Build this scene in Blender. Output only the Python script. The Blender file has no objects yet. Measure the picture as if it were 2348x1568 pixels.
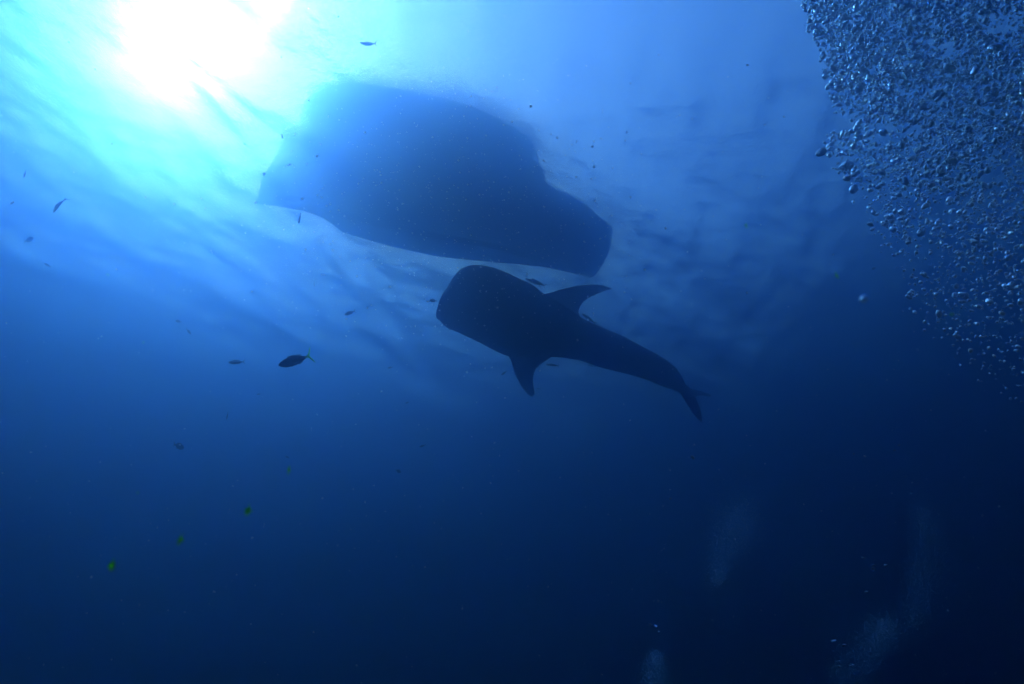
import bpy, bmesh, math, random
import numpy as np
from mathutils import Vector, Matrix

S = bpy.context.scene
C = S.collection
R = math.radians

# ------------------------------------------------------------------ camera
LENS, PITCH, CAM_Z = 20.0, 38.0, -11.0          # looks up from 11 m below the surface (z = 0)
cam_d = bpy.data.cameras.new('camera'); cam_d.lens = LENS; cam_d.sensor_width = 36.0
cam_d.dof.use_dof = True; cam_d.dof.focus_distance = 6.5; cam_d.dof.aperture_fstop = 6.3; cam_d.clip_start = 0.02; cam_d.clip_end = 2000
cam = bpy.data.objects.new('camera', cam_d); C.objects.link(cam)
cam.location = (0, 0, CAM_Z); cam.rotation_euler = (R(90 + PITCH), 0, 0)
S.camera = cam
CAM = Vector((0, 0, CAM_Z))
FPX = LENS / 36.0 * 2347.0
RIGHT = Vector((1, 0, 0)); FWD = Vector((0, math.cos(R(PITCH)), math.sin(R(PITCH)))); UP = Vector((0, -math.sin(R(PITCH)), math.cos(R(PITCH))))

def ray(x, y):                                    # direction of a point of the photograph (2347 x 1568)
    return (RIGHT * (x - 1173.5) / FPX + UP * (784.0 - y) / FPX + FWD).normalized()
def at(x, y, d):                                  # the point d metres along it
    return CAM + ray(x, y) * d
def at_z(x, y, z):                                # ... where it meets the level z
    r = ray(x, y); return CAM + r * ((z - CAM_Z) / r.z)
def at_depth(x, y, d):                            # ... d metres deep into the picture
    r = ray(x, y); return CAM + r * (d / r.dot(FWD))

# ------------------------------------------------------------------ sky, sun, exposure
SUN = ray(405, 125)
sun_el = math.asin(SUN.z); sun_az = math.atan2(SUN.x, SUN.y)
W = bpy.data.worlds.new('World'); S.world = W; W.use_nodes = True
nt = W.node_tree; nt.nodes.clear()
sky = nt.nodes.new('ShaderNodeTexSky'); sky.sky_type = 'NISHITA'; sky.sun_disc = False
sky.sun_elevation = sun_el; sky.sun_rotation = sun_az
sky.air_density = 1.64; sky.dust_density = 2.0; sky.ozone_density = 1.0
bg = nt.nodes.new('ShaderNodeBackground'); bg.inputs['Strength'].default_value = 0.15
wo = nt.nodes.new('ShaderNodeOutputWorld')
nt.links.new(sky.outputs[0], bg.inputs[0]); nt.links.new(bg.outputs[0], wo.inputs[0])
sl = bpy.data.lights.new('sun', 'SUN'); sl.energy = 3.8; sl.angle = R(0.53); sl.color = (1.0, 0.96, 0.9)
so = bpy.data.objects.new('sun', sl); C.objects.link(so)
so.rotation_euler = (-SUN).to_track_quat('-Z', 'Y').to_euler(); so.location = SUN * 60
S.view_settings.view_transform = 'Standard'; S.view_settings.look = 'None'
S.view_settings.exposure = 1.52; S.view_settings.gamma = 1.0; S.view_settings.use_curve_mapping = False
cy = S.cycles
cy.use_denoising = True; cy.max_bounces = 12; cy.volume_bounces = 4; cy.transmission_bounces = 8; cy.transparent_max_bounces = 16
cy.glossy_bounces = 3; cy.diffuse_bounces = 1
cy.sample_clamp_indirect = 6.0

# ------------------------------------------------------------------ helpers
def mat(name, col=(0.5, 0.5, 0.5), rough=0.6, **kw):
    m = bpy.data.materials.new(name); m.use_nodes = True
    b = m.node_tree.nodes['Principled BSDF']
    b.inputs['Base Color'].default_value = (*col, 1); b.inputs['Roughness'].default_value = rough
    for k, v in kw.items(): b.inputs[k.replace('_', ' ')].default_value = v
    return m, m.node_tree, b
def mesh_obj(name, verts, faces, m=None, parent=None, smooth=True):
    me = bpy.data.meshes.new(name); me.from_pydata([tuple(v) for v in verts], [], [tuple(f) for f in faces]); me.update()
    if smooth: me.polygons.foreach_set('use_smooth', [True] * len(me.polygons))
    if m: me.materials.append(m)
    o = bpy.data.objects.new(name, me); C.objects.link(o)
    if parent: o.parent = parent
    return o
def tag(o, label=None, cat=None, group=None, kind=None):
    if label: o['label'] = label
    if cat: o['category'] = cat
    if group: o['group'] = group
    if kind: o['kind'] = kind
    return o
def empty(name, loc=(0, 0, 0)):
    o = bpy.data.objects.new(name, None); C.objects.link(o); o.location = loc; return o
def cr(pts, t):                                   # Catmull-Rom through numbers or vectors, t in 0..1
    n = len(pts) - 1; u = min(max(t, 0), 1) * n; i = min(int(u), n - 1); f = u - i
    p0, p1, p2, p3 = pts[max(i - 1, 0)], pts[i], pts[i + 1], pts[min(i + 2, n)]
    return 0.5 * ((2 * p1) + (p2 - p0) * f + (2 * p0 - 5 * p1 + 4 * p2 - p3) * f * f + (3 * p1 - p0 - 3 * p2 + p3) * f ** 3)

# ------------------------------------------------------------------ the sea: surface, body of water, bottom
rng = np.random.default_rng(7)
WAVES = []
crest = at_z(1000, 740, 0) - at_z(680, 505, 0)    # the streaks under the surface lie along this line
base_dir = math.atan2(crest.y, crest.x) + math.pi / 2
for lam in np.geomspace(0.3, 5.0, 64):
    a = base_dir + rng.normal(0, 0.55) + (math.pi if rng.random() < 0.2 else 0)
    k = 2 * math.pi / lam
    amp = 0.0045 * lam ** 0.9 * (0.6 + 0.8 * rng.random())
    if lam > 2.5: amp *= (2.5 / lam) ** 1.7
    WAVES.append((k * math.cos(a), k * math.sin(a), rng.uniform(0, 6.283), amp, lam))
def wave_z(x, y, step=0.0):
    z = np.zeros_like(x)
    for kx, ky, ph, amp, lam in WAVES:
        fade = np.clip((lam - 2.2 * step) / (1.5 * step + 1e-6), 0, 1) if np.ndim(step) else 1.0
        ph_ = kx * x + ky * y + ph
        z += fade * amp * (np.sin(ph_) + 0.25 * np.cos(2 * ph_))
    return z
def build_surface():
    NA = 900
    rad = [0.05]
    while rad[-1] < 240: rad.append(rad[-1] + max(0.11, rad[-1] * 0.0085))
    rad = np.array(rad); NR = len(rad)
    # polar sheet about the foot point under the middle of the view
    th = np.linspace(0, 2 * math.pi, NA, endpoint=False)
    rr, tt = np.meshgrid(rad, th, indexing='ij')
    x = rr * np.cos(tt); y = rr * np.sin(tt) + 7.0
    step = np.maximum(rr * 2 * math.pi / NA, np.maximum(0.11, rr * 0.0085))
    z = wave_z(x, y, step)
    v = np.stack([x, y, z], -1).reshape(-1, 3)
    i, j = np.meshgrid(np.arange(NR - 1), np.arange(NA), indexing='ij')
    j2 = (j + 1) % NA
    f = np.stack([i * NA + j, (i + 1) * NA + j, (i + 1) * NA + j2, i * NA + j2], -1).reshape(-1, 4)
    v = np.vstack([v, [[0, 7.0, float(v[:NA, 2].mean())]]])
    c = len(v) - 1
    me = bpy.data.meshes.new('water_surface')
    nf = len(f); tri = np.array([[k, (k + 1) % NA, c] for k in range(NA)])
    me.vertices.add(len(v)); me.vertices.foreach_set('co', v.ravel())
    loops = np.concatenate([f.ravel(), tri.ravel()]); me.loops.add(len(loops)); me.loops.foreach_set('vertex_index', loops.astype(np.int32))
    starts = np.concatenate([np.arange(nf) * 4, nf * 4 + np.arange(NA) * 3]); me.polygons.add(nf + NA)
    me.polygons.foreach_set('loop_start', starts.astype(np.int32))
    me.update(calc_edges=True); me.validate()
    me.polygons.foreach_set('use_smooth', [True] * len(me.polygons))
    o = bpy.data.objects.new('water_surface', me); C.objects.link(o)
    m = bpy.data.materials.new('sea_surface'); m.use_nodes = True; t = m.node_tree; t.nodes.clear()
    out = t.nodes.new('ShaderNodeOutputMaterial'); mix = t.nodes.new('ShaderNodeMixShader')
    fr = t.nodes.new('ShaderNodeFresnel'); fr.inputs['IOR'].default_value = 1.33
    tr = t.nodes.new('ShaderNodeBsdfTransparent'); gl = t.nodes.new('ShaderNodeBsdfGlossy'); gl.inputs['Roughness'].default_value = 0.05
    nz = t.nodes.new('ShaderNodeTexNoise'); nz.inputs['Scale'].default_value = 14.0; nz.inputs['Detail'].default_value = 3
    geo = t.nodes.new('ShaderNodeNewGeometry'); bp = t.nodes.new('ShaderNodeBump'); bp.inputs['Strength'].default_value = 1.0; bp.inputs['Distance'].default_value = 0.032
    t.links.new(geo.outputs['Position'], nz.inputs['Vector']); t.links.new(nz.outputs[0], bp.inputs['Height'])
    t.links.new(bp.outputs[0], fr.inputs['Normal']); t.links.new(bp.outputs[0], gl.inputs['Normal'])
    rf = t.nodes.new('ShaderNodeBsdfRefraction'); rf.inputs['IOR'].default_value = 1.2; rf.inputs['Roughness'].default_value = 0.06
    half = t.nodes.new('ShaderNodeMixShader'); half.inputs[0].default_value = 0.7
    t.links.new(bp.outputs[0], rf.inputs['Normal']); t.links.new(tr.outputs[0], half.inputs[1]); t.links.new(rf.outputs[0], half.inputs[2])
    t.links.new(fr.outputs[0], mix.inputs[0]); t.links.new(half.outputs[0], mix.inputs[1]); t.links.new(gl.outputs[0], mix.inputs[2])
    t.links.new(mix.outputs[0], out.inputs['Surface'])
    me.materials.append(m); me.update()
    n = me.polygons[0].normal
    if n.z < 0: me.flip_normals()
    return tag(o, kind='structure')
build_surface()

def build_seabed():
    n = 60; xs = np.linspace(-240, 240, n)
    X, Y = np.meshgrid(xs, xs, indexing='ij')
    Z = -42 + 1.2 * np.sin(X * .05 + 1) * np.cos(Y * .043) + 0.5 * np.sin(X * .21 + Y * .13)
    v = np.stack([X, Y, Z], -1).reshape(-1, 3)
    f = [(i * n + j, (i + 1) * n + j, (i + 1) * n + j + 1, i * n + j + 1) for i in range(n - 1) for j in range(n - 1)]
    m, t, b = mat('sand', (0.3, 0.27, 0.2), 0.9)
    nz = t.nodes.new('ShaderNodeTexNoise'); nz.inputs['Scale'].default_value = 0.4; nz.inputs['Detail'].default_value = 6
    rp = t.nodes.new('ShaderNodeValToRGB'); rp.color_ramp.elements[0].color = (.14, .13, .1, 1); rp.color_ramp.elements[1].color = (.38, .34, .26, 1)
    t.links.new(nz.outputs[0], rp.inputs[0]); t.links.new(rp.outputs[0], b.inputs['Base Color'])
    tag(mesh_obj('seabed', v, f, m), kind='structure')
build_seabed()

HAZE_TOP = 2.6
WATER = (((0.042, 0.072, 0.112), (0.178, 0.106, 0.051), 0.963), ((0.001, 0.009, 0.031), (0.001, 0.001, 0.001), 0.87))   # per metre: scattered, absorbed, forwardness
def build_haze():                                 # the water itself: one even volume round the whole scene
    a, b0, b1 = 245, -45.0, HAZE_TOP
    v = [(x, y, z) for z in (b0, b1) for y in (-a, a) for x in (-a, a)]
    f = [(0, 2, 3, 1), (4, 5, 7, 6), (0, 1, 5, 4), (2, 6, 7, 3), (0, 4, 6, 2), (1, 3, 7, 5)]
    m = bpy.data.materials.new('sea_water'); m.use_nodes = True; t = m.node_tree; t.nodes.clear()
    out = t.nodes.new('ShaderNodeOutputMaterial'); add = t.nodes.new('ShaderNodeAddShader')
    D = 0.40
    for k, (sig_s, sig_a, g) in enumerate(WATER):             # fine silt throws light far forward, the water itself spreads it wider
        pv = t.nodes.new('ShaderNodeVolumePrincipled'); pv.name = 'lobe%d' % k
        col = [q / D for q in sig_s]; ab = [max(0.0, 1 - (A / D) / (1 - c)) ** 2 for A, c in zip(sig_a, col)]
        pv.inputs['Density'].default_value = D; pv.inputs['Color'].default_value = (*col, 1)
        pv.inputs['Absorption Color'].default_value = (*ab, 1); pv.inputs['Anisotropy'].default_value = g
        t.links.new(pv.outputs[0], add.inputs[k])
    t.links.new(add.outputs[0], out.inputs['Volume'])
    o = mesh_obj('haze', v, f, m, smooth=False); tag(o, kind='stuff')
build_haze()
# ------------------------------------------------------------------ the boat at the surface
def resample(pts, n):
    p = np.array([list(q) for q in pts], float); d = np.r_[0, np.cumsum(np.linalg.norm(np.diff(p, axis=0), axis=1))]
    t = np.linspace(0, d[-1], n); return np.stack([np.interp(t, d, p[:, k]) for k in range(p.shape[1])], 1)
def build_boat():
    root = empty('boat', (-1.6, 8.0, 0.0))
    tag(root, 'broad dark boat hull floating at the surface, seen from below, largest shape in the picture', 'boat')
    N = 110
    far = [at_z(x, y, z) for x, y, z in ((590, 466, -.5), (650, 477, -.7), (709, 488, -.8), (756, 509, -.8), (786, 537, -.85), (894, 569, -.9), (1001, 592, -.9),
           (1087, 601, -.9), (1237, 612, -.85), (1310, 628, -.7), (1360, 638, -.5), (1382, 600, -.3))]
    near = [at_z(x, y, 0) for x, y in ((597, 380), (615, 308), (655, 236), (716, 186), (808, 158), (937, 178), (1067, 208), (1176, 258), (1218, 293), (1240, 358), (1250, 412), (1345, 466), (1404, 520), (1399, 566))]
    far = resample(far, N); near = resample(near, N)
    far = np.array([far[max(i - 1, 0):i + 2].mean(0) for i in range(N)]); near = np.array([near[max(i - 1, 0):i + 2].mean(0) for i in range(N)])
    off = np.array(root.location)
    rows = []
    for i in range(N):
        f, n = far[i], near[i]; v = n - f; v[2] = 0; w = np.linalg.norm(v); u = v / w; t = i / (N - 1)
        e = min(1.0, 3.2 * min(i + .35, N - .65 - i) / N)                      # the bottom rises towards both ends
        zf = f[2]; dep = (zf - 0.22 * e); f0 = f * [1, 1, 0]
        k = min(1, max(0, (t - .60) / .22)); k = k * k * (3 - 2 * k)             # the cabin side gives way to a low bow
        top = 2.0 * (1 - k) + .22 * k; wl = .50 * (1 - k) + .86 * k
        r_ = n - np.array(CAM); hd = r_[:2] / np.linalg.norm(r_[:2]); sw = np.linalg.norm(r_[:2]) / np.linalg.norm(r_); sa = min(1.2 * sw, .93)
        T = np.array([*(n[:2] + hd * top * sa / math.sqrt(1 - sa * sa)), top])     # its upper edge, where the bent ray meets it
        a_ = max(float((T[:2] - f0[:2]) @ u[:2]) / w, .10); lim = min(1, t / .28); lim = lim * lim * (3 - 2 * lim)
        T = (1 - lim) * (f0 + np.r_[u[:2] * w * a_, top]) + lim * T
        Wp = f0 + np.r_[u[:2] * w * wl, 0.0]
        row = [f0 + np.r_[u[:2] * w * a, z] for a, z in ((-.14, top), (-.10, .55), (-.05, .1), (0, zf * .55), (.015, zf), (.12, zf + (dep - zf) * .6), (.24, dep), (.24 + (wl - .24) * .45, dep * .82), (.24 + (wl - .24) * .8, dep * .45))]
        row += [Wp, Wp * .75 + T * .25, Wp * .5 + T * .5, Wp * .22 + T * .78, T]
        rows.append([p - off for p in row])
    M = len(rows[0]); v = [tuple(p) for r in rows for p in r]
    f = [(i * M + j, i * M + j + 1, (i + 1) * M + j + 1, (i + 1) * M + j) for i in range(N - 1) for j in range(M - 1)]
    f += [tuple(range(M)), tuple((N - 1) * M + j for j in reversed(range(M)))]
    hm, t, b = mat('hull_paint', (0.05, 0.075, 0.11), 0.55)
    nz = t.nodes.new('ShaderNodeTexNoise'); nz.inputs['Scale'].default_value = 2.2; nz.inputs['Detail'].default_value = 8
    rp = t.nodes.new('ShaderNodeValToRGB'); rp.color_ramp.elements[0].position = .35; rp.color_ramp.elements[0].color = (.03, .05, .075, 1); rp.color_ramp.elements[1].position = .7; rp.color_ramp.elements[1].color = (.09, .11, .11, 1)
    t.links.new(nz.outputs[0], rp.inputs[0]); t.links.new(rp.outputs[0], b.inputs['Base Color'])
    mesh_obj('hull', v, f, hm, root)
    dk, _, _ = mat('deck_wood', (0.28, 0.2, 0.12), 0.7)
    dv = []
    for r in rows[8:-8]: dv += [tuple(r[0] + np.array([0, 0, -.12]) + (r[-1] - r[0]) * .03), tuple(r[-1] + np.array([0, 0, -.12]) - (r[-1] - r[0]) * .03)]
    mesh_obj('deck', dv, [(2 * i, 2 * i + 2, 2 * i + 3, 2 * i + 1) for i in range(N - 17)], dk, root)
    kv = []                                                                  # keel strake along the bottom
    for r in rows[11:-11]:
        c = r[6]
        for a, z in ((-.045, .06), (-.035, -.16), (.035, -.16), (.045, .06)): kv.append(tuple(c + np.array([0.29 * a, -.957 * a, z])))
    K = len(kv) // 4
    kf = [(4 * i + j, 4 * i + (j + 1) % 4, 4 * i + 4 + (j + 1) % 4, 4 * i + 4 + j) for i in range(K - 1) for j in range(4)] + [(3, 2, 1, 0), tuple(4 * K - 4 + j for j in range(4))]
    mesh_obj('keel', kv, kf, hm, root, smooth=False)
build_boat()

# ------------------------------------------------------------------ the whale shark
def c2(x, y): return ((1050 + x / 3.1307) * .9168, (620 + y / 3.1307) * .9168)
def build_shark():
    def dep(x, off=0.0): return 7.5 + 1.75 * min(max((x - 130) / 2000, 0), 1.15) + off
    def P(x, y, off=0.0): X, Y = c2(x, y); return np.array(at_depth(X, Y, dep(x, off)))
    pairs = [((222, 305), (156, 565)), ((262, 238), (176, 598)), ((318, 174), (222, 630)), ((375, 147), (255, 643)), ((440, 139), (300, 662)), ((540, 152), (360, 690)), ((640, 184), (435, 724)), ((800, 258), (565, 790)), ((890, 305), (650, 828)),
             ((960, 362), (740, 850)), ((1100, 455), (880, 860)), ((1245, 548), (1030, 846)), ((1400, 620), (1240, 872)), ((1580, 694), (1430, 935)), ((1760, 788), (1620, 982)),
             ((1900, 864), (1790, 1035)), ((1990, 935), (1895, 1080)), ((2045, 1005), (1975, 1110)), ((2076, 1066), (2030, 1128)), ((2105, 1100), (2062, 1165)), ((2128, 1135), (2095, 1205))]
    hr = [.62, .66, .68, .70, .72, .74, .76, .80, .84, .88, .92, .96, .98, .98, .96, .92, .86, .80, .78, .7, .5]
    US = [P(*a) for a, b in pairs]; LS = [P(*b) for a, b in pairs]
    view = np.array(FWD)
    n0 = np.array(ray(*c2(1000, 600)))                     # the back is turned away from the diver
    NS, NR = 90, 36
    V, F_, axis = [], [], []
    for i in range(NS):
        t = i / (NS - 1); u = cr(US, t); l = cr(LS, t); h = cr(hr, t)
        c = (u + l) / 2; w = (u - l) / 2; k = np.linalg.norm(w); axis.append(c)
        nd = n0 - w * np.dot(n0, w) / k ** 2; nd /= np.linalg.norm(nd)
        for j in range(NR):
            a = 2 * math.pi * j / NR; ca, sa = math.cos(a), math.sin(a)
            ex = 2 / 2.35
            x = math.copysign(abs(ca) ** ex, ca); y = math.copysign(abs(sa) ** ex, sa)
            V.append(c + w * x + nd * k * h * y * (1.0 if y > 0 else .82))
    for i in range(NS - 1):
        for j in range(NR): F_.append((i * NR + j, i * NR + (j + 1) % NR, (i + 1) * NR + (j + 1) % NR, (i + 1) * NR + j))
    tip = P(134, 468); c0 = axis[0]; prev = list(range(NR))
    for s, g in ((.86, .5), (.6, .8), (.28, .96)):          # the blunt snout closes in a shallow dome
        base = len(V)
        for j in range(NR): V.append(c0 + (V[j] - c0) * s + (tip - c0) * g)
        F_ += [(base + j, base + (j + 1) % NR, prev[(j + 1) % NR], prev[j]) for j in range(NR)]; prev = list(range(base, base + NR))
    V.append(tip); F_ += [(len(V) - 1, prev[(j + 1) % NR], prev[j]) for j in range(NR)]
    F_.append(tuple((NS - 1) * NR + j for j in reversed(range(NR))))
    def fin(lead, trail, t0, t1, n=26, m=9):                # a lens-section blade between a leading and a trailing edge
        A = [np.array(p) for p in lead]; B = [np.array(p) for p in trail]; base = len(V); rows = []
        for i in range(n):
            t = i / (n - 1); a = cr(A, t); b = cr(B, t); q = b - a
            th = (t0 + (t1 - t0) * t ** .8)
            ring = []
            for k in range(2 * m):
                s = k / m if k <= m else 2 - k / m; side = 1 if k <= m else -1
                e = th * (math.sqrt(max(s, 0)) * (1 - s) * 1.8 + .30 * min(1, 8 * s, 8 * (1 - s))) if 0 < s < 1 else 0
                ring.append(a + q * s + FN * side * e)
            V.extend(ring)
        for i in range(n - 1):
            for k in range(2 * m): F_.append((base + i * 2 * m + k, base + i * 2 * m + (k + 1) % (2 * m), base + (i + 1) * 2 * m + (k + 1) % (2 * m), base + (i + 1) * 2 * m + k))
        F_.append(tuple(base + k for k in reversed(range(2 * m)))); F_.append(tuple(base + (n - 1) * 2 * m + k for k in range(2 * m)))
    FN = n0
    # near pectoral (upper right), far pectoral (below): both droop a little towards the diver
    fin([P(800, 420), P(960, 358, -.03), P(1060, 333, -.08), P(1160, 303, -.14), P(1260, 287, -.2), P(1370, 282, -.27), P(1455, 297, -.33), P(1514, 319, -.36)],
        [P(1150, 640), P(1252, 545, -.02), P(1250, 500, -.08), P(1262, 452, -.14), P(1302, 410, -.2), P(1372, 374, -.27), P(1445, 342, -.32), P(1513, 321, -.36)], .075, .022)
    fin([P(700, 740), P(690, 845, -.03), P(708, 888, -.08), P(732, 965, -.15), P(767, 1045, -.22), P(803, 1104, -.29), P(838, 1146, -.33), P(868, 1165, -.35)],
        [P(1010, 730), P(1040, 846, -.02), P(985, 890, -.08), P(918, 945, -.15), P(893, 1005, -.22), P(893, 1080, -.29), P(903, 1130, -.33), P(894, 1160, -.35)], .07, .035)
    # pelvic fins
    fin([P(1480, 925), P(1530, 958, -.02), P(1580, 978, -.04)], [P(1590, 950), P(1600, 966, -.02), P(1592, 976, -.04)], .03, .018, 8, 5)
    fin([P(1610, 720), P(1660, 726, -.02), P(1712, 758, -.04)], [P(1720, 770), P(1722, 768, -.02), P(1722, 764, -.04)], .03, .018, 8, 5)
    # first and second dorsal on the far side of the body
    FN = np.array(UP) * .91 + np.array(RIGHT) * .41
    a0, a1 = P(1290, 720), P(1560, 830); ax = a1 - a0; ax /= np.linalg.norm(ax)
    fin([a0 + n0 * .1, a0 + n0 * .5 + ax * .22, a0 + n0 * .85 + ax * .52, a0 + n0 * .98 + ax * .72], [a1 + n0 * .1, a1 + n0 * .42 - ax * .08, a1 + n0 * .7 - ax * .02, a1 + n0 * .9 + ax * .02], .06, .022, 14, 7)
    b0, b1 = P(1800, 890), P(1900, 940)
    fin([b0 + n0 * .05, b0 + n0 * .28 + ax * .1, b0 + n0 * .42 + ax * .2], [b1 + n0 * .05, b1 + n0 * .22 + ax * .0, b1 + n0 * .4 + ax * .06], .04, .02, 8, 5)
    # tail fin: upright to the body, so the diver sees it nearly edge on
    FN = np.cross(P(2198, 1352, .6) - P(1990, 1090), P(2150, 1160, .1) - P(2045, 1150, .1)); FN /= np.linalg.norm(FN)
    fin([P(2000, 1080, .0), P(2052, 1165, .06), P(2092, 1240, .15), P(2138, 1305, .28), P(2196, 1362, .45)],
        [P(2105, 1085, .0), P(2150, 1150, .06), P(2180, 1215, .15), P(2202, 1280, .28), P(2208, 1356, .45)], .07, .034, 22, 8)
    FN = np.cross(P(2280, 1152, -.42) - P(2060, 1100), P(2150, 1168, -.1) - P(2130, 1108, -.1)); FN /= np.linalg.norm(FN)
    fin([P(2060, 1085, 0), P(2130, 1108, -.1), P(2200, 1122, -.25), P(2280, 1152, -.42)],
        [P(2080, 1160, 0), P(2150, 1168, -.1), P(2205, 1158, -.25), P(2278, 1168, -.42)], .045, .034, 18, 8)
    tmp = mesh_obj('shark_cage', V, F_)
    md = tmp.modifiers.new('r', 'REMESH'); md.mode = 'VOXEL'; md.voxel_size = 0.0155; md.use_smooth_shade = True
    sm = tmp.modifiers.new('s', 'SMOOTH'); sm.factor = .5; sm.iterations = 7
    dg = bpy.context.evaluated_depsgraph_get(); me = bpy.data.meshes.new_from_object(tmp.evaluated_get(dg))
    bpy.data.objects.remove(tmp)
    n = len(me.vertices); co = np.empty(n * 3); me.vertices.foreach_get('co', co); co = co.reshape(-1, 3)
    nr = np.empty(n * 3); me.vertices.foreach_get('normal', nr); nr = nr.reshape(-1, 3)
    A = np.array(axis); ax_d = A[int(NS * .45)] - A[0]; ax_d /= np.linalg.norm(ax_d)
    s = (co - A[0]) @ ax_d; side = np.abs(nr @ n0)
    c9 = A[int(NS * .40)]; s9 = (c9 - A[0]) @ ax_d
    push = np.zeros(n)
    for q in range(5):                                       # gill slits ahead of the pectoral fins
        push += .016 * np.exp(-((s - (s9 - .12 - .13 * q)) / .012) ** 2) * np.clip((.75 - side) * 4, 0, 1)
    front = np.clip(-(nr @ ax_d), 0, 1)
    hgt = (co - A[0]) @ n0
    push += .03 * np.exp(-((hgt + .06) / .016) ** 2) * (front > .35)   # the wide mouth across the snout
    co -= nr * push[:, None]
    root = Vector(A[NS // 2]); co -= np.array(root)
    me.vertices.foreach_set('co', co.ravel()); me.update(); me.name = 'whale_shark'
    o = bpy.data.objects.new('whale_shark', me); C.objects.link(o); o.location = root
    m, t, b = mat('shark_skin', (0.05, 0.06, 0.07), 0.6)
    b.inputs['Specular IOR Level'].default_value = 0.15
    geo = t.nodes.new('ShaderNodeNewGeometry'); tc = t.nodes.new('ShaderNodeTexCoord')
    vo = t.nodes.new('ShaderNodeTexVoronoi'); vo.inputs['Scale'].default_value = 8.5; vo.inputs['Randomness'].default_value = .55
    t.links.new(tc.outputs['Object'], vo.inputs['Vector'])
    sp = t.nodes.new('ShaderNodeMapRange'); sp.inputs[1].default_value = .22; sp.inputs[2].default_value = .30; sp.inputs[3].default_value = 1; sp.inputs[4].default_value = 0
    t.links.new(vo.outputs['Distance'], sp.inputs[0])
    dt = t.nodes.new('ShaderNodeVectorMath'); dt.operation = 'DOT_PRODUCT'; dt.inputs[1].default_value = tuple(n0)
    t.links.new(geo.outputs['Normal'], dt.inputs[0])
    bk = t.nodes.new('ShaderNodeMapRange'); bk.inputs[1].default_value = -.35; bk.inputs[2].default_value = .15
    t.links.new(dt.outputs['Value'], bk.inputs[0])
    mu = t.nodes.new('ShaderNodeMath'); mu.operation = 'MULTIPLY'; t.links.new(sp.outputs[0], mu.inputs[0]); t.links.new(bk.outputs[0], mu.inputs[1])
    nz = t.nodes.new('ShaderNodeTexNoise'); nz.inputs['Scale'].default_value = 3; nz.inputs['Detail'].default_value = 6; t.links.new(tc.outputs['Object'], nz.inputs['Vector'])
    m1 = t.nodes.new('ShaderNodeMix'); m1.data_type = 'RGBA'; m1.inputs['A'].default_value = (.085, .095, .10, 1); m1.inputs['B'].default_value = (.035, .042, .05, 1)
    t.links.new(bk.outputs[0], m1.inputs['Factor'])
    m2 = t.nodes.new('ShaderNodeMix'); m2.data_type = 'RGBA'; m2.inputs['B'].default_value = (.28, .30, .30, 1)
    t.links.new(mu.outputs[0], m2.inputs['Factor']); t.links.new(m1.outputs['Result'], m2.inputs['A'])
    m3 = t.nodes.new('ShaderNodeMix'); m3.data_type = 'RGBA'; m3.blend_type = 'MULTIPLY'; m3.inputs['Factor'].default_value = .5
    t.links.new(m2.outputs['Result'], m3.inputs['A']); t.links.new(nz.outputs[0], m3.inputs['B']); t.links.new(m3.outputs['Result'], b.inputs['Base Color'])
    me.materials.clear(); me.materials.append(m)
    em, _, _ = mat('eye_black', (.01, .01, .012), .15)
    for q, sg in ((US, 1), (LS, -1)):
        e = cr(q, .11); c = (cr(US, .11) + cr(LS, .11)) / 2; w = (e - c)
        bm = bmesh.new(); bmesh.ops.create_icosphere(bm, subdivisions=2, radius=.028); em_me = bpy.data.meshes.new('eye'); bm.to_mesh(em_me); bm.free()
        em_me.materials.append(em); eo = bpy.data.objects.new('eye', em_me); C.objects.link(eo); eo.parent = o
        eo.location = Vector(c + w * .985 + n0 * .05) - root
    tag(o, 'large dark whale shark with spread pectoral fins, swimming left beneath the boat', 'shark')
build_shark()

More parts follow.
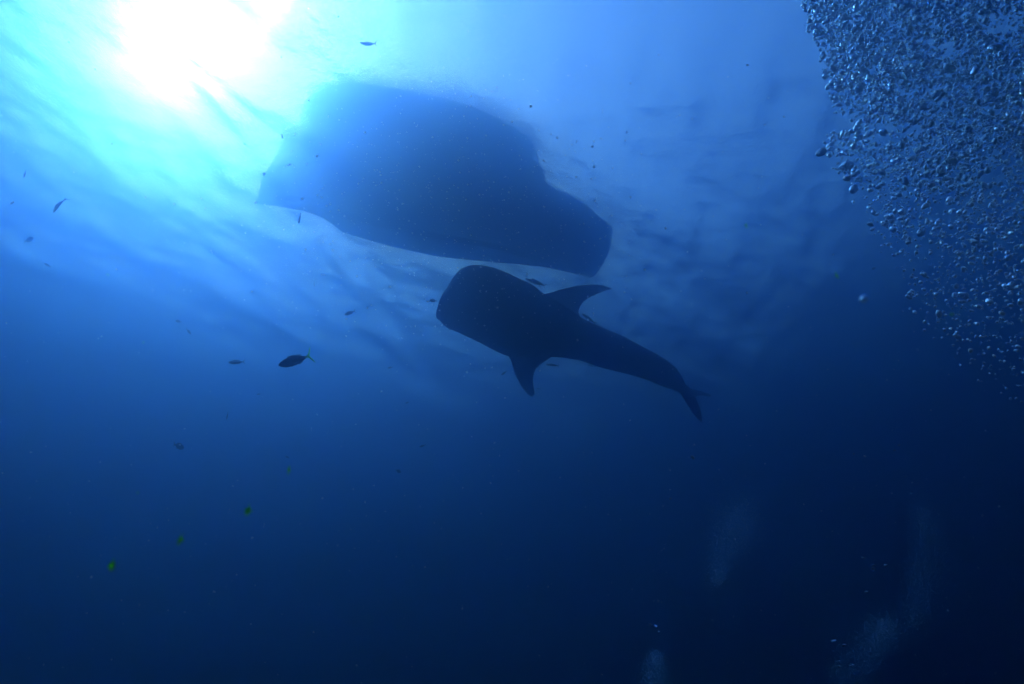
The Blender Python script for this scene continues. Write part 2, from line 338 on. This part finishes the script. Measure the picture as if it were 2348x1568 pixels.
# ------------------------------------------------------------------ fish
def fish_mesh(name, depth=.30, width=.13, bend=0.0, slim=False, tailh=.30):
    """one continuous fish along +x (head) .. -x (tail), length 1, up = z"""
    xs = [0, .03, .08, .15, .25, .37, .5, .62, .72, .80, .86, .90]
    hp = [.05, .30, .52, .75, .93, 1.0, .95, .79, .55, .33, .21, .18] if not slim else [.1, .45, .62, .78, .92, 1.0, .96, .84, .66, .46, .30, .24]
    NR = 10; V, F = [], []
    def by(x): return bend * (x - .35) ** 2 * (1 if x > .35 else .4)
    for x, h in zip(xs, hp):
        for j in range(NR):
            a = 2 * math.pi * j / NR
            V.append((.5 - x, by(x) + width / 2 * (h ** .8) * math.sin(a) * (1 if x < .8 else .7), depth / 2 * h * math.cos(a) - .01 * math.sin(math.pi * x)))
    n = len(xs)
    for i in range(n - 1):
        for j in range(NR): F.append((i * NR + j, i * NR + (j + 1) % NR, (i + 1) * NR + (j + 1) % NR, (i + 1) * NR + j))
    F.append(tuple(reversed(range(NR))))
    def plate(out, th):                                     # a fin: outline in the x-z plane with thickness, edges closed
        b = len(V); k = len(out)
        for sg in (-1, 1):
            for x, z in out: V.append((.5 - x, by(x) + sg * th, z))
        F.append(tuple(b + i for i in range(k))); F.append(tuple(b + k + i for i in reversed(range(k))))
        for i in range(k): F.append((b + i, b + (i + 1) % k, b + k + (i + 1) % k, b + k + i))
    hh = depth / 2 * .2
    plate([(.87, hh), (.93, hh * 1.8 + .02), (1.02, tailh * .6), (1.06, tailh * .72), (1.02, tailh * .42), (.955, .012), (.95, 0), (.90, 0)], .008)
    plate([(.87, -hh), (.90, 0), (.95, 0), (.955, -.012), (1.02, -tailh * .42), (1.06, -tailh * .72), (1.02, -tailh * .6), (.93, -hh * 1.8 - .02)], .008)
    d = depth / 2
    plate([(.27, d * .8), (.34, d * 1.22), (.50, d * 1.18), (.70, d * .86), (.74, d * .58), (.5, d * .9)], .005)
    plate([(.55, -d * .9), (.60, -d * 1.15), (.70, -d * .86), (.74, -d * .6)], .005)
    plate([(.30, -d * .85), (.36, -d * 1.18), (.42, -d * 1.0), (.38, -d * .88)], .005)
    me = bpy.data.meshes.new(name); me.from_pydata(V, [], F); me.update()
    me.polygons.foreach_set('use_smooth', [True] * len(me.polygons))
    return me
def fish_mat(name, body, tail):
    m, t, b = mat(name, body, .6); b.inputs['Specular IOR Level'].default_value = .15
    tc = t.nodes.new('ShaderNodeTexCoord'); sx = t.nodes.new('ShaderNodeSeparateXYZ'); mr = t.nodes.new('ShaderNodeMapRange')
    mr.inputs[1].default_value = -.30; mr.inputs[2].default_value = -.45
    t.links.new(tc.outputs['Object'], sx.inputs[0]); t.links.new(sx.outputs['X'], mr.inputs[0])
    mx = t.nodes.new('ShaderNodeMix'); mx.data_type = 'RGBA'; mx.inputs['A'].default_value = (*body, 1); mx.inputs['B'].default_value = (*tail, 1)
    nz = t.nodes.new('ShaderNodeTexNoise'); nz.inputs['Scale'].default_value = 18; t.links.new(tc.outputs['Object'], nz.inputs['Vector'])
    m2 = t.nodes.new('ShaderNodeMix'); m2.data_type = 'RGBA'; m2.blend_type = 'OVERLAY'; m2.inputs['Factor'].default_value = .5
    t.links.new(mr.outputs[0], mx.inputs['Factor']); t.links.new(mx.outputs['Result'], m2.inputs['A']); t.links.new(nz.outputs[0], m2.inputs['B'])
    t.links.new(m2.outputs['Result'], b.inputs['Base Color'])
    tl = t.nodes.new('ShaderNodeBsdfTranslucent'); tl.inputs[0].default_value = (*tail, 1); ml = t.nodes.new('ShaderNodeMixShader'); mm = t.nodes.new('ShaderNodeMath'); mm.operation = 'MULTIPLY'; mm.inputs[1].default_value = .7
    t.links.new(mr.outputs[0], mm.inputs[0]); t.links.new(mm.outputs[0], ml.inputs[0]); t.links.new(b.outputs[0], ml.inputs[1]); t.links.new(tl.outputs[0], ml.inputs[2]); t.links.new(ml.outputs[0], t.nodes['Material Output'].inputs['Surface'])
    return m
FUS = fish_mat('fusilier_skin', (.05, .08, .13), (.30, .80, .05)); DULL = fish_mat('fish_skin', (.05, .07, .10), (.10, .13, .10))
fm_side = fish_mesh('fish', .29, .14, tailh=.36); fm_slim = fish_mesh('fish', .27, .12, tailh=.24); fm_bend = fish_mesh('fish', .2, .13, .55); fm_tall = fish_mesh('fish', .46, .16)
for me in (fm_slim, fm_bend, fm_tall): me.materials.append(DULL)
fm_side.materials.append(FUS)
def place(name, me, h, tl, d, up=None, dh=0.0, near=.62):
    """head and tail points in the photograph, d metres deep; dh turns the head nearer or farther"""
    d *= near; dh *= near
    a = at_depth(*h, d - dh); b = at_depth(*tl, d + dh)
    o = bpy.data.objects.new(name, me); C.objects.link(o)
    x = (a - b); L = x.length; x.normalize(); u = (up or UP).copy(); y = u.cross(x).normalized(); z = x.cross(y)
    o.matrix_world = Matrix.Translation((a + b) / 2) @ Matrix((x, y, z)).transposed().to_4x4() @ Matrix.Diagonal((L / 1.03, L / 1.03, L / 1.03, 1))
    return o
em, _, _ = mat('fish_eye', (.01, .01, .01), .1)
V_ = FWD * -1.0
FISH = [  # head, tail, depth, mesh, up, turn, label
    ((637, 838), (714, 814), 4.0, fm_side, None, .02, 'biggest fish, dark plump fusilier with a forked yellow tail, centre left'),
    ((523, 831), (561, 829), 7.6, fm_slim, None, .05, 'slim fish with forked tail just ahead of the biggest fusilier'),
    ((824, 98), (865, 104), 7.0, fm_bend, Vector((0, -.6, .8)), .0, 'slender pale fish high above the boat near the sun glow'),
    ((121, 488), (145, 450), 6.0, fm_bend, V_, .0, 'long curved fish pointing steeply down at the far left edge'),
    ((54, 408), (59, 391), 8.0, fm_slim, V_, .0, 'short upright fish above the long curved one at the left edge'),
    ((77, 546), (56, 553), 8.2, fm_slim, None, .05, 'hazy fish facing right below the long curved one at the left edge'),
    ((101, 603), (117, 612), 8.6, fm_slim, None, .05, 'hazy fish tilted nose up, lowest of those at the left edge'),
    ((402, 735), (416, 738), 8.6, fm_tall, None, .03, 'tiny deep-bodied fish in pale water left of centre, above a slanting one'),
    ((438, 766), (427, 754), 9.0, fm_slim, None, .03, 'tiny slanting fish just under a deep-bodied one, left of centre'),
    ((789, 722), (814, 713), 7.2, fm_slim, None, .04, 'fish with raised tail between the shark and the left of the picture'),
    ((985, 688), (1001, 690), 7.2, fm_tall, None, .0, 'small dark fish right in front of the shark snout'),
    ((684, 514), (689, 488), 6.6, fm_slim, V_, .0, 'thin upright fish beside the lower left edge of the boat'),
    ((722, 658), (718, 646), 9.0, fm_bend, V_, .0, 'tiny curved fish in the ripples below the left end of the boat'),
    ((888, 844), (901, 841), 9.0, fm_slim, None, .0, 'faint tiny fish under the shark snout in open blue water'),
    ((588, 904), (598, 903), 9.0, fm_slim, None, .0, 'faint tiny fish below the slim one ahead of the biggest fusilier'),
    ((519, 962), (523, 944), 7.4, fm_slim, V_, .0, 'thin upright fish in mid blue water below the fusiliers'),
    ((422, 1027), (398, 1018), 7.0, fm_tall, None, .02, 'dark fish facing right and down, alone in the deep blue low left'),
    ((961, 1025), (976, 1019), 8.0, fm_slim, None, .0, 'small dark fish with raised tail in deep blue below the shark snout'),
    ((919, 1082), (907, 1078), 8.0, fm_tall, None, .02, 'small dark rounded fish, lowest one below the shark'),
    ((663, 1050), (653, 1045), 8.4, fm_slim, None, .0, 'faint fish directly above a yellow-green scrap, low left'),
    ((929, 925), (938, 921), 8.6, fm_slim, None, .0, 'very faint fish midway between the biggest fusilier and the shark fin'),
    ((1149, 860), (1161, 851), 8.4, fm_slim, None, .0, 'faint fish beside the front edge of the lower pectoral fin'),
    ((1998, 617), (2009, 613), 8.4, fm_tall, None, .0, 'faint dark fish between the shark and the bubble plume'),
]
for hd, tl, d, me, up, dh, lab in FISH:
    o = place('fish', me, hd, tl, d, up, dh)
    tag(o, lab, 'fish', 'fish scattered through the water')
    if me is fm_side:
        for sg in (-1, 1):
            bm = bmesh.new(); bmesh.ops.create_icosphere(bm, subdivisions=2, radius=.017); e = bpy.data.meshes.new('eye'); bm.to_mesh(e); bm.free(); e.materials.append(em)
            eo = bpy.data.objects.new('eye', e); C.objects.link(eo); eo.parent = o; eo.location = (.5 - .09, sg * .027, .012)
REM = mat('remora_skin', (.035, .045, .055), .5)[0]
rm = fish_mesh('remora', .19, .15, .10, True, .22); rm2 = fish_mesh('remora', .18, .15, -.55, True, .22); rm.materials.append(REM); rm2.materials.append(REM)
for hd, tl, me, d, lab in (((822, 240), (948, 292), rm, 7.75, 'straighter of two slender remoras side by side above the shark gills'),
                           ((872, 240), (978, 303), rm2, 7.8, 'arched one of two slender remoras side by side above the shark gills'),
                           ((1268, 514), (1374, 590), rm, 8.0, 'slender remora just behind the upper pectoral fin of the shark'),
                           ((982, 911), (1088, 922), rm, 8.0, 'slender remora just behind the lower pectoral fin of the shark'),
                           ((1310, 912), (1370, 930), rm, 8.6, 'faint small remora close under the belly line of the shark'),
                           ((910, 1101), (946, 1103), rm, 8.6, 'tiny remora beside the tip of the lower pectoral fin')):
    o = place('remora', me, c2(*hd), c2(*tl), d, Vector((0, -.8, .6)), 0.0, .93)
    tag(o, lab, 'remora', 'remoras swimming with the shark')

# ------------------------------------------------------------------ drifting scraps
WEED, t, b = mat('weed_scrap', (.30, .85, .12), .7)
wt = t.nodes.new('ShaderNodeBsdfTranslucent'); wt.inputs[0].default_value = (.34, .92, .12, 1); wm = t.nodes.new('ShaderNodeMixShader'); wm.inputs[0].default_value = .75
t.links.new(b.outputs[0], wm.inputs[1]); t.links.new(wt.outputs[0], wm.inputs[2]); t.links.new(wm.outputs[0], t.nodes['Material Output'].inputs['Surface'])
r2 = random.Random(5)
def scrap_mesh():
    """a torn, twisted blade with a trailing thread"""
    V, F = [], []; n = 9
    for i in range(n):
        t = i / (n - 1); w = (.26 * math.sin(math.pi * min(1, t * 1.35)) if t < .74 else 0) + .025
        tw = r2.uniform(-.5, .5) + t * 1.5
        c = Vector((r2.uniform(-.05, .05), r2.uniform(-.05, .05), t - .5)); q = Vector((math.cos(tw), math.sin(tw), r2.uniform(-.2, .2)))
        nrm = Vector((-math.sin(tw), math.cos(tw), 0)) * .03
        a, b = c + q * w * r2.uniform(.6, 1.1), c - q * w * r2.uniform(.6, 1.1)
        V += [a + nrm, b + nrm, b - nrm, a - nrm]
    for i in range(n - 1):
        for k in range(4): F.append((4 * i + k, 4 * i + (k + 1) % 4, 4 * i + 4 + (k + 1) % 4, 4 * i + 4 + k))
    F += [(3, 2, 1, 0), tuple(4 * n - 4 + k for k in range(4))]
    me = bpy.data.meshes.new('scrap'); me.from_pydata(V, [], F); me.update(); me.materials.append(WEED); me.polygons.foreach_set('use_smooth', [True] * len(me.polygons)); return me
for x, y, px, d, rot, lab in ((662, 1078, 22, 1.7, 3.1, 'bright yellow-green drifting scrap in deep blue below the fusiliers'),
                         (413, 1236, 26, 1.3, .2, 'dim green drifting scrap in dark water low left'),
                         (258, 1294, 32, 1.4, .25, 'long green drifting scrap, lowest and leftmost of the scraps'),
                         (569, 1168, 30, 1.5, .2, 'thin yellowish drifting scrap between two green ones low left'),
                         (247, 630, 8, 1.8, 1.2, 'speck of brownish weed in the pale water at left'),
                         (1918, 632, 18, 1.8, 2.4, 'olive drifting scrap between the shark tail and the bubbles'),
                         (2180, 720, 12, 1.5, .7, 'olive drifting scrap among the lower bubbles'),
                         (1710, 517, 16, 1.8, .1, 'small tan drifting scrap above the right end of the boat'),
                         (316, 1129, 7, 1.6, 1.0, 'tiny pale scrap in the dark water low left'),
                         (329, 785, 7, 1.8, .4, 'tiny greenish scrap above the slim fish at left')):
    o = bpy.data.objects.new('drifting_scrap', scrap_mesh()); C.objects.link(o)
    d *= .28; o.location = at_depth(x, y, d); s = px / FPX * d; o.scale = (s, s, s); o.rotation_euler = (0, rot, r2.uniform(0, 6))
    tag(o, lab, 'drifting scrap', 'scraps of weed adrift')

# ------------------------------------------------------------------ air bubbles
bmat = bpy.data.materials.new('air_bubble'); bmat.use_nodes = True; t = bmat.node_tree; t.nodes.clear()
out = t.nodes.new('ShaderNodeOutputMaterial'); gls = t.nodes.new('ShaderNodeBsdfGlass'); gls.inputs['IOR'].default_value = 0.75; gls.inputs['Roughness'].default_value = 0.03
gly = t.nodes.new('ShaderNodeBsdfGlossy'); gly.inputs['Color'].default_value = (.62, .85, 1, 1); gly.inputs['Roughness'].default_value = .32; mx = t.nodes.new('ShaderNodeMixShader'); mx.inputs[0].default_value = .55
t.links.new(gls.outputs[0], mx.inputs[1]); t.links.new(gly.outputs[0], mx.inputs[2]); t.links.new(mx.outputs[0], out.inputs['Surface'])
g3 = np.random.default_rng(11)
def blob(sub, k):
    bm = bmesh.new(); bmesh.ops.create_icosphere(bm, subdivisions=sub, radius=.5)
    v = np.array([q.co[:] for q in bm.verts]); f = np.array([[q.index for q in p.verts] for p in bm.faces]); bm.free()
    q = np.random.default_rng(100 + k); d = v / np.linalg.norm(v, axis=1)[:, None]; r = np.ones(len(v))
    for _ in range(4):
        a = q.normal(size=3); a /= np.linalg.norm(a); r += q.uniform(-.16, .16) * np.cos(q.uniform(1.5, 3.4) * (d @ a) + q.uniform(0, 6))
    flat = q.uniform(.55, .95)
    return v * r[:, None] * np.array([q.uniform(.95, 1.5), 1.0, flat]), f
FINE = [blob(3, k) for k in range(14)]; LOW = [blob(1, k) for k in range(14)]; MID = [blob(2, k) for k in range(14)]
def rotm(n):
    q = g3.normal(size=(n, 4)); q /= np.linalg.norm(q, axis=1)[:, None]; w, x, y, z = q.T
    return np.stack([1 - 2 * (y * y + z * z), 2 * (x * y - z * w), 2 * (x * z + y * w), 2 * (x * y + z * w), 1 - 2 * (x * x + z * z), 2 * (y * z - x * w), 2 * (x * z - y * w), 2 * (y * z + x * w), 1 - 2 * (x * x + y * y)], -1).reshape(-1, 3, 3)
LEFT = np.array([(-260, 1760), (0, 1838), (60, 1850), (110, 1872), (160, 1880), (210, 1900), (260, 1915), (285, 1968), (300, 1920), (312, 1888), (350, 1886), (385, 1905), (420, 1950), (440, 2000), (500, 2003), (545, 2005), (552, 2050), (600, 2070), (690, 2085), (750, 2140), (850, 2240), (930, 2330), (1010, 2430)])
def plume(n):
    """points through the rising plume: (x, y) where it shows in the photograph, and how deep it stands"""
    pts = []
    while len(pts) < n:
        y = g3.uniform(-260, 1000); x = g3.uniform(1750, 2680)
        xl = np.interp(y, LEFT[:, 0], LEFT[:, 1]); e = x - xl + g3.normal(0, 3 if y < 430 else 22)
        if e < 0: continue
        top = np.interp(y, [-260, 0, 250, 420, 560, 700, 850, 1000], [1, 1, .95, .70, .42, .27, .15, .06])
        edge = np.interp(e, [0, 25, 70, 160], [.35, .8, 1, 1]) if y < 300 else np.interp(e, [0, 40, 160, 300], [.55, .75, .9, 1])
        hole = 1.0
        for hx, hy, hr in ((2020, 305, 38), (2090, 300, 22), (1945, 275, 26), (2300, 60, 45), (2180, 110, 30), (2160, 470, 40), (2280, 400, 40), (2120, 590, 40)):
            hole = min(hole, .15 + .85 * min(1, ((x - hx) ** 2 + (y - hy) ** 2) / hr ** 2 / 1.6))
        if g3.random() < top * edge * hole: pts.append((x, y))
    return np.array(pts)
NB = 32000
P_ = plume(NB)
px = np.exp(g3.normal(1.55, .44, NB)); px = np.clip(px, 2.2, 14)
big = g3.random(NB) < .010; px[big] = g3.uniform(11, 21, big.sum())
px *= np.interp(P_[:, 1], [0, 400, 700, 1000], [1.08, 1.0, .84, .72])
px[P_[:, 0] < np.interp(P_[:, 1], LEFT[:, 0], LEFT[:, 1]) + 45] *= 1.12
dp = 1.55 + .25 * np.sin(P_[:, 0] / 140) + g3.normal(0, .16, NB) + .35 * (g3.random(NB) ** 2)
CR, CU, CF = np.array(RIGHT), np.array(UP), np.array(FWD)
pos = np.array(CAM) + dp[:, None] * ((P_[:, :1] - 1173.5) / FPX * CR + (784.0 - P_[:, 1:]) / FPX * CU + CF)
size = px / FPX * dp
inside = (P_[:, 0] < 2340) & (P_[:, 1] > 6)
rank = np.argsort(-np.where(inside, px, 0)); single = set(rank[:280].tolist())
Rm = rotm(NB)
fine_me = []
for v, f in FINE:
    me = bpy.data.meshes.new('air_bubble'); me.from_pydata(v.tolist(), [], f.tolist()); me.update(); me.polygons.foreach_set('use_smooth', [True] * len(f)); me.materials.append(bmat); fine_me.append(me)
for i in rank[:280]:
    o = bpy.data.objects.new('air_bubble', fine_me[int(i) % 14]); C.objects.link(o)
    o.matrix_world = Matrix.Translation(Vector(pos[i])) @ Matrix(Rm[i].tolist()).to_4x4() @ Matrix.Scale(float(size[i]), 4)
    tag(o, 'one of the larger silvery air bubbles in the plume at upper right', 'bubble', 'larger bubbles in the rising plume')
def joined(name, idx, pos, Rm, size, shapes, m, detail=None):
    vs, fs, b = [], [], 0
    for i in idx:
        v, f = (MID if shapes is LOW and detail is not None and detail[i] > 7.0 else shapes)[i % len(shapes)]; vs.append((v * size[i]) @ Rm[i].T + pos[i]); fs.append(f + b); b += len(v)
    v = np.vstack(vs); f = np.vstack(fs).astype(np.int32)
    me = bpy.data.meshes.new(name); me.vertices.add(len(v)); me.vertices.foreach_set('co', v.ravel()); me.loops.add(f.size); me.loops.foreach_set('vertex_index', f.ravel())
    me.polygons.add(len(f)); me.polygons.foreach_set('loop_start', (np.arange(len(f)) * 3).astype(np.int32)); me.update(calc_edges=True)
    me.polygons.foreach_set('use_smooth', [True] * len(f)); me.materials.append(m)
    o = bpy.data.objects.new(name, me); C.objects.link(o); return o
o = joined('bubble_plume', [i for i in range(NB) if i not in single], pos, Rm, size, LOW, bmat, px)
tag(o, 'dense plume of countless small silvery bubbles at the upper right', 'bubbles', kind='stuff')
rb = bpy.data.meshes.new('air_bubble'); bm = bmesh.new(); bmesh.ops.create_icosphere(bm, subdivisions=3, radius=.5); bm.to_mesh(rb); bm.free(); rb.polygons.foreach_set('use_smooth', [True] * len(rb.polygons)); rb.materials.append(bmat)
o = bpy.data.objects.new('air_bubble', rb); C.objects.link(o); o.location = at_depth(1980, 686, .40); o.scale = [18 / FPX * .40] * 3
tag(o, 'single round pale bubble alone in dark blue water left of the plume', 'bubble')
cap_v = [];
for (cx, cy_, w) in ((1460, 653, 22), (1515, 694, 22), (1580, 693, 18), (1515, 714, 20), (1475, 842, 18), (1295, 1110, 28), (1350, 1138, 22), (1325, 1255, 14), (1390, 1253, 16), (1402, 1246, 14), (1326, 1224, 9),
                     (278, 1022, 16), (308, 1031, 14), (325, 1061, 9), (515, 95, 20), (390, 325, 16), (1657, 28, 14), (1630, 58, 14), (1405, 78, 9), (1690, 205, 8), (1725, 296, 10), (806, 922, 8), (866, 900, 9), (1142, 1287, 8)):
    x, y = (1500 + cx / 2.215) * .9168, (1100 + cy_ / 2.215) * .9168
    d = g3.uniform(1.9, 2.6); s = w / 2.215 * .9168 / FPX * d
    o = bpy.data.objects.new('air_bubble', fine_me[int(g3.integers(14))]); C.objects.link(o)
    o.location = at_depth(x, y, d); o.rotation_euler = (g3.normal(0, .2), g3.normal(0, .25), g3.uniform(0, 6)); o.scale = (s, s, s * .55)
    who = next((q for q in (((1440, 1600), (640, 860), 'one of a few flattened bubbles glinting together under the tall faint curtain, lower right'),
                            ((1280, 1420), (1090, 1270), 'small flattened bubble glinting beside the slanting faint plume at the bottom edge'),
                            ((260, 340), (1000, 1080), 'one of three tiny bubbles in a row just left of the bottom edge plume'),
                            ((1380, 1740), (10, 310), 'tiny bubble in dark water straight below the dense plume, upper part of the lower right')) if q[0][0] <= cx <= q[0][1] and q[1][0] <= cy_ <= q[1][1]),
               (0, 0, 'lone tiny bubble scattered in dark water between the shark tail and the faint plumes'))[2]
    tag(o, who, 'bubble', 'small bubbles: ' + who[:48])

# ------------------------------------------------------------------ specks adrift in the water
smat = bpy.data.materials.new('marine_snow'); smat.use_nodes = True; t = smat.node_tree; t.nodes.clear()
out = t.nodes.new('ShaderNodeOutputMaterial'); df = t.nodes.new('ShaderNodeBsdfDiffuse'); tl_ = t.nodes.new('ShaderNodeBsdfTranslucent'); mx = t.nodes.new('ShaderNodeMixShader'); mx.inputs[0].default_value = .65
df.inputs[0].default_value = (.58, .74, .80, 1); tl_.inputs[0].default_value = (.62, .80, .86, 1)
t.links.new(df.outputs[0], mx.inputs[1]); t.links.new(tl_.outputs[0], mx.inputs[2]); t.links.new(mx.outputs[0], out.inputs['Surface'])
NSN = 2300; SPECK = [blob(1, 40), blob(1, 41), blob(1, 42)]
sx = np.r_[g3.uniform(-100, 2450, 1200), g3.normal(1020, 240, 1100)]; sy = np.r_[g3.uniform(-50, 1600, 1200), g3.normal(470, 150, 1100)]
sd = np.r_[g3.uniform(.45, 1, 160), g3.uniform(.8, 4.0, 1040), g3.uniform(.9, 2.6, 1100)]; ss = np.clip(np.exp(g3.normal(.72, .42, NSN)), 1.2, 6) / FPX * sd
spos = np.array(CAM) + sd[:, None] * ((sx[:, None] - 1173.5) / FPX * CR + (784.0 - sy[:, None]) / FPX * CU + CF)
keep = [i for i in range(NSN)]
o = joined('marine_snow', keep, spos, rotm(NSN), ss, LOW, smat)
tag(o, 'pale specks of marine snow drifting all through the water', 'specks', kind='stuff')

# ------------------------------------------------------------------ faint plumes of fine bubbles, lower right
for k, (pts, lab) in enumerate(((((1700, 1190, 34), (1676, 1220, 36), (1656, 1275, 26), (1640, 1340, 16)), 'faint pale plume of fine bubbles, uppermost in the dark lower right'),
                   (((2030, 1436, 18), (2000, 1470, 30), (1965, 1520, 34), (1930, 1580, 34)), 'faint slanting plume of fine bubbles near the bottom edge, lower right'),
                   (((2115, 1180, 20), (2130, 1270, 32), (2118, 1350, 32), (2085, 1430, 24)), 'tall faint curtain of fine bubbles near the right edge, lower right'),
                   (((1502, 1505, 12), (1496, 1545, 24), (1486, 1600, 30)), 'faint plume of fine bubbles at the bottom edge, leftmost of those in the dark'))):
    n = (5200, 4800, 3400, 2200)[k]; q = np.random.default_rng(60 + k)
    tt = q.random(n) ** (1.5 if k < 2 else 1.0); c = np.array([cr([np.array(p, float) for p in pts], u) for u in tt])
    x = c[:, 0] + q.normal(0, .85, n) * c[:, 2]; y = c[:, 1] + q.normal(0, .85, n) * c[:, 2]; d = 3.3 + q.normal(0, .12, n) + .25 * tt
    wp = np.array(CAM) + d[:, None] * ((x[:, None] - 1173.5) / FPX * CR + (784.0 - y[:, None]) / FPX * CU + CF)
    tag(joined('bubble_wisp', list(range(n)), wp, rotm(n), np.clip(np.exp(q.normal(.1, .3, n)), .6, 2.0) / FPX * d, SPECK, bmat), lab, 'bubbles', kind='stuff')
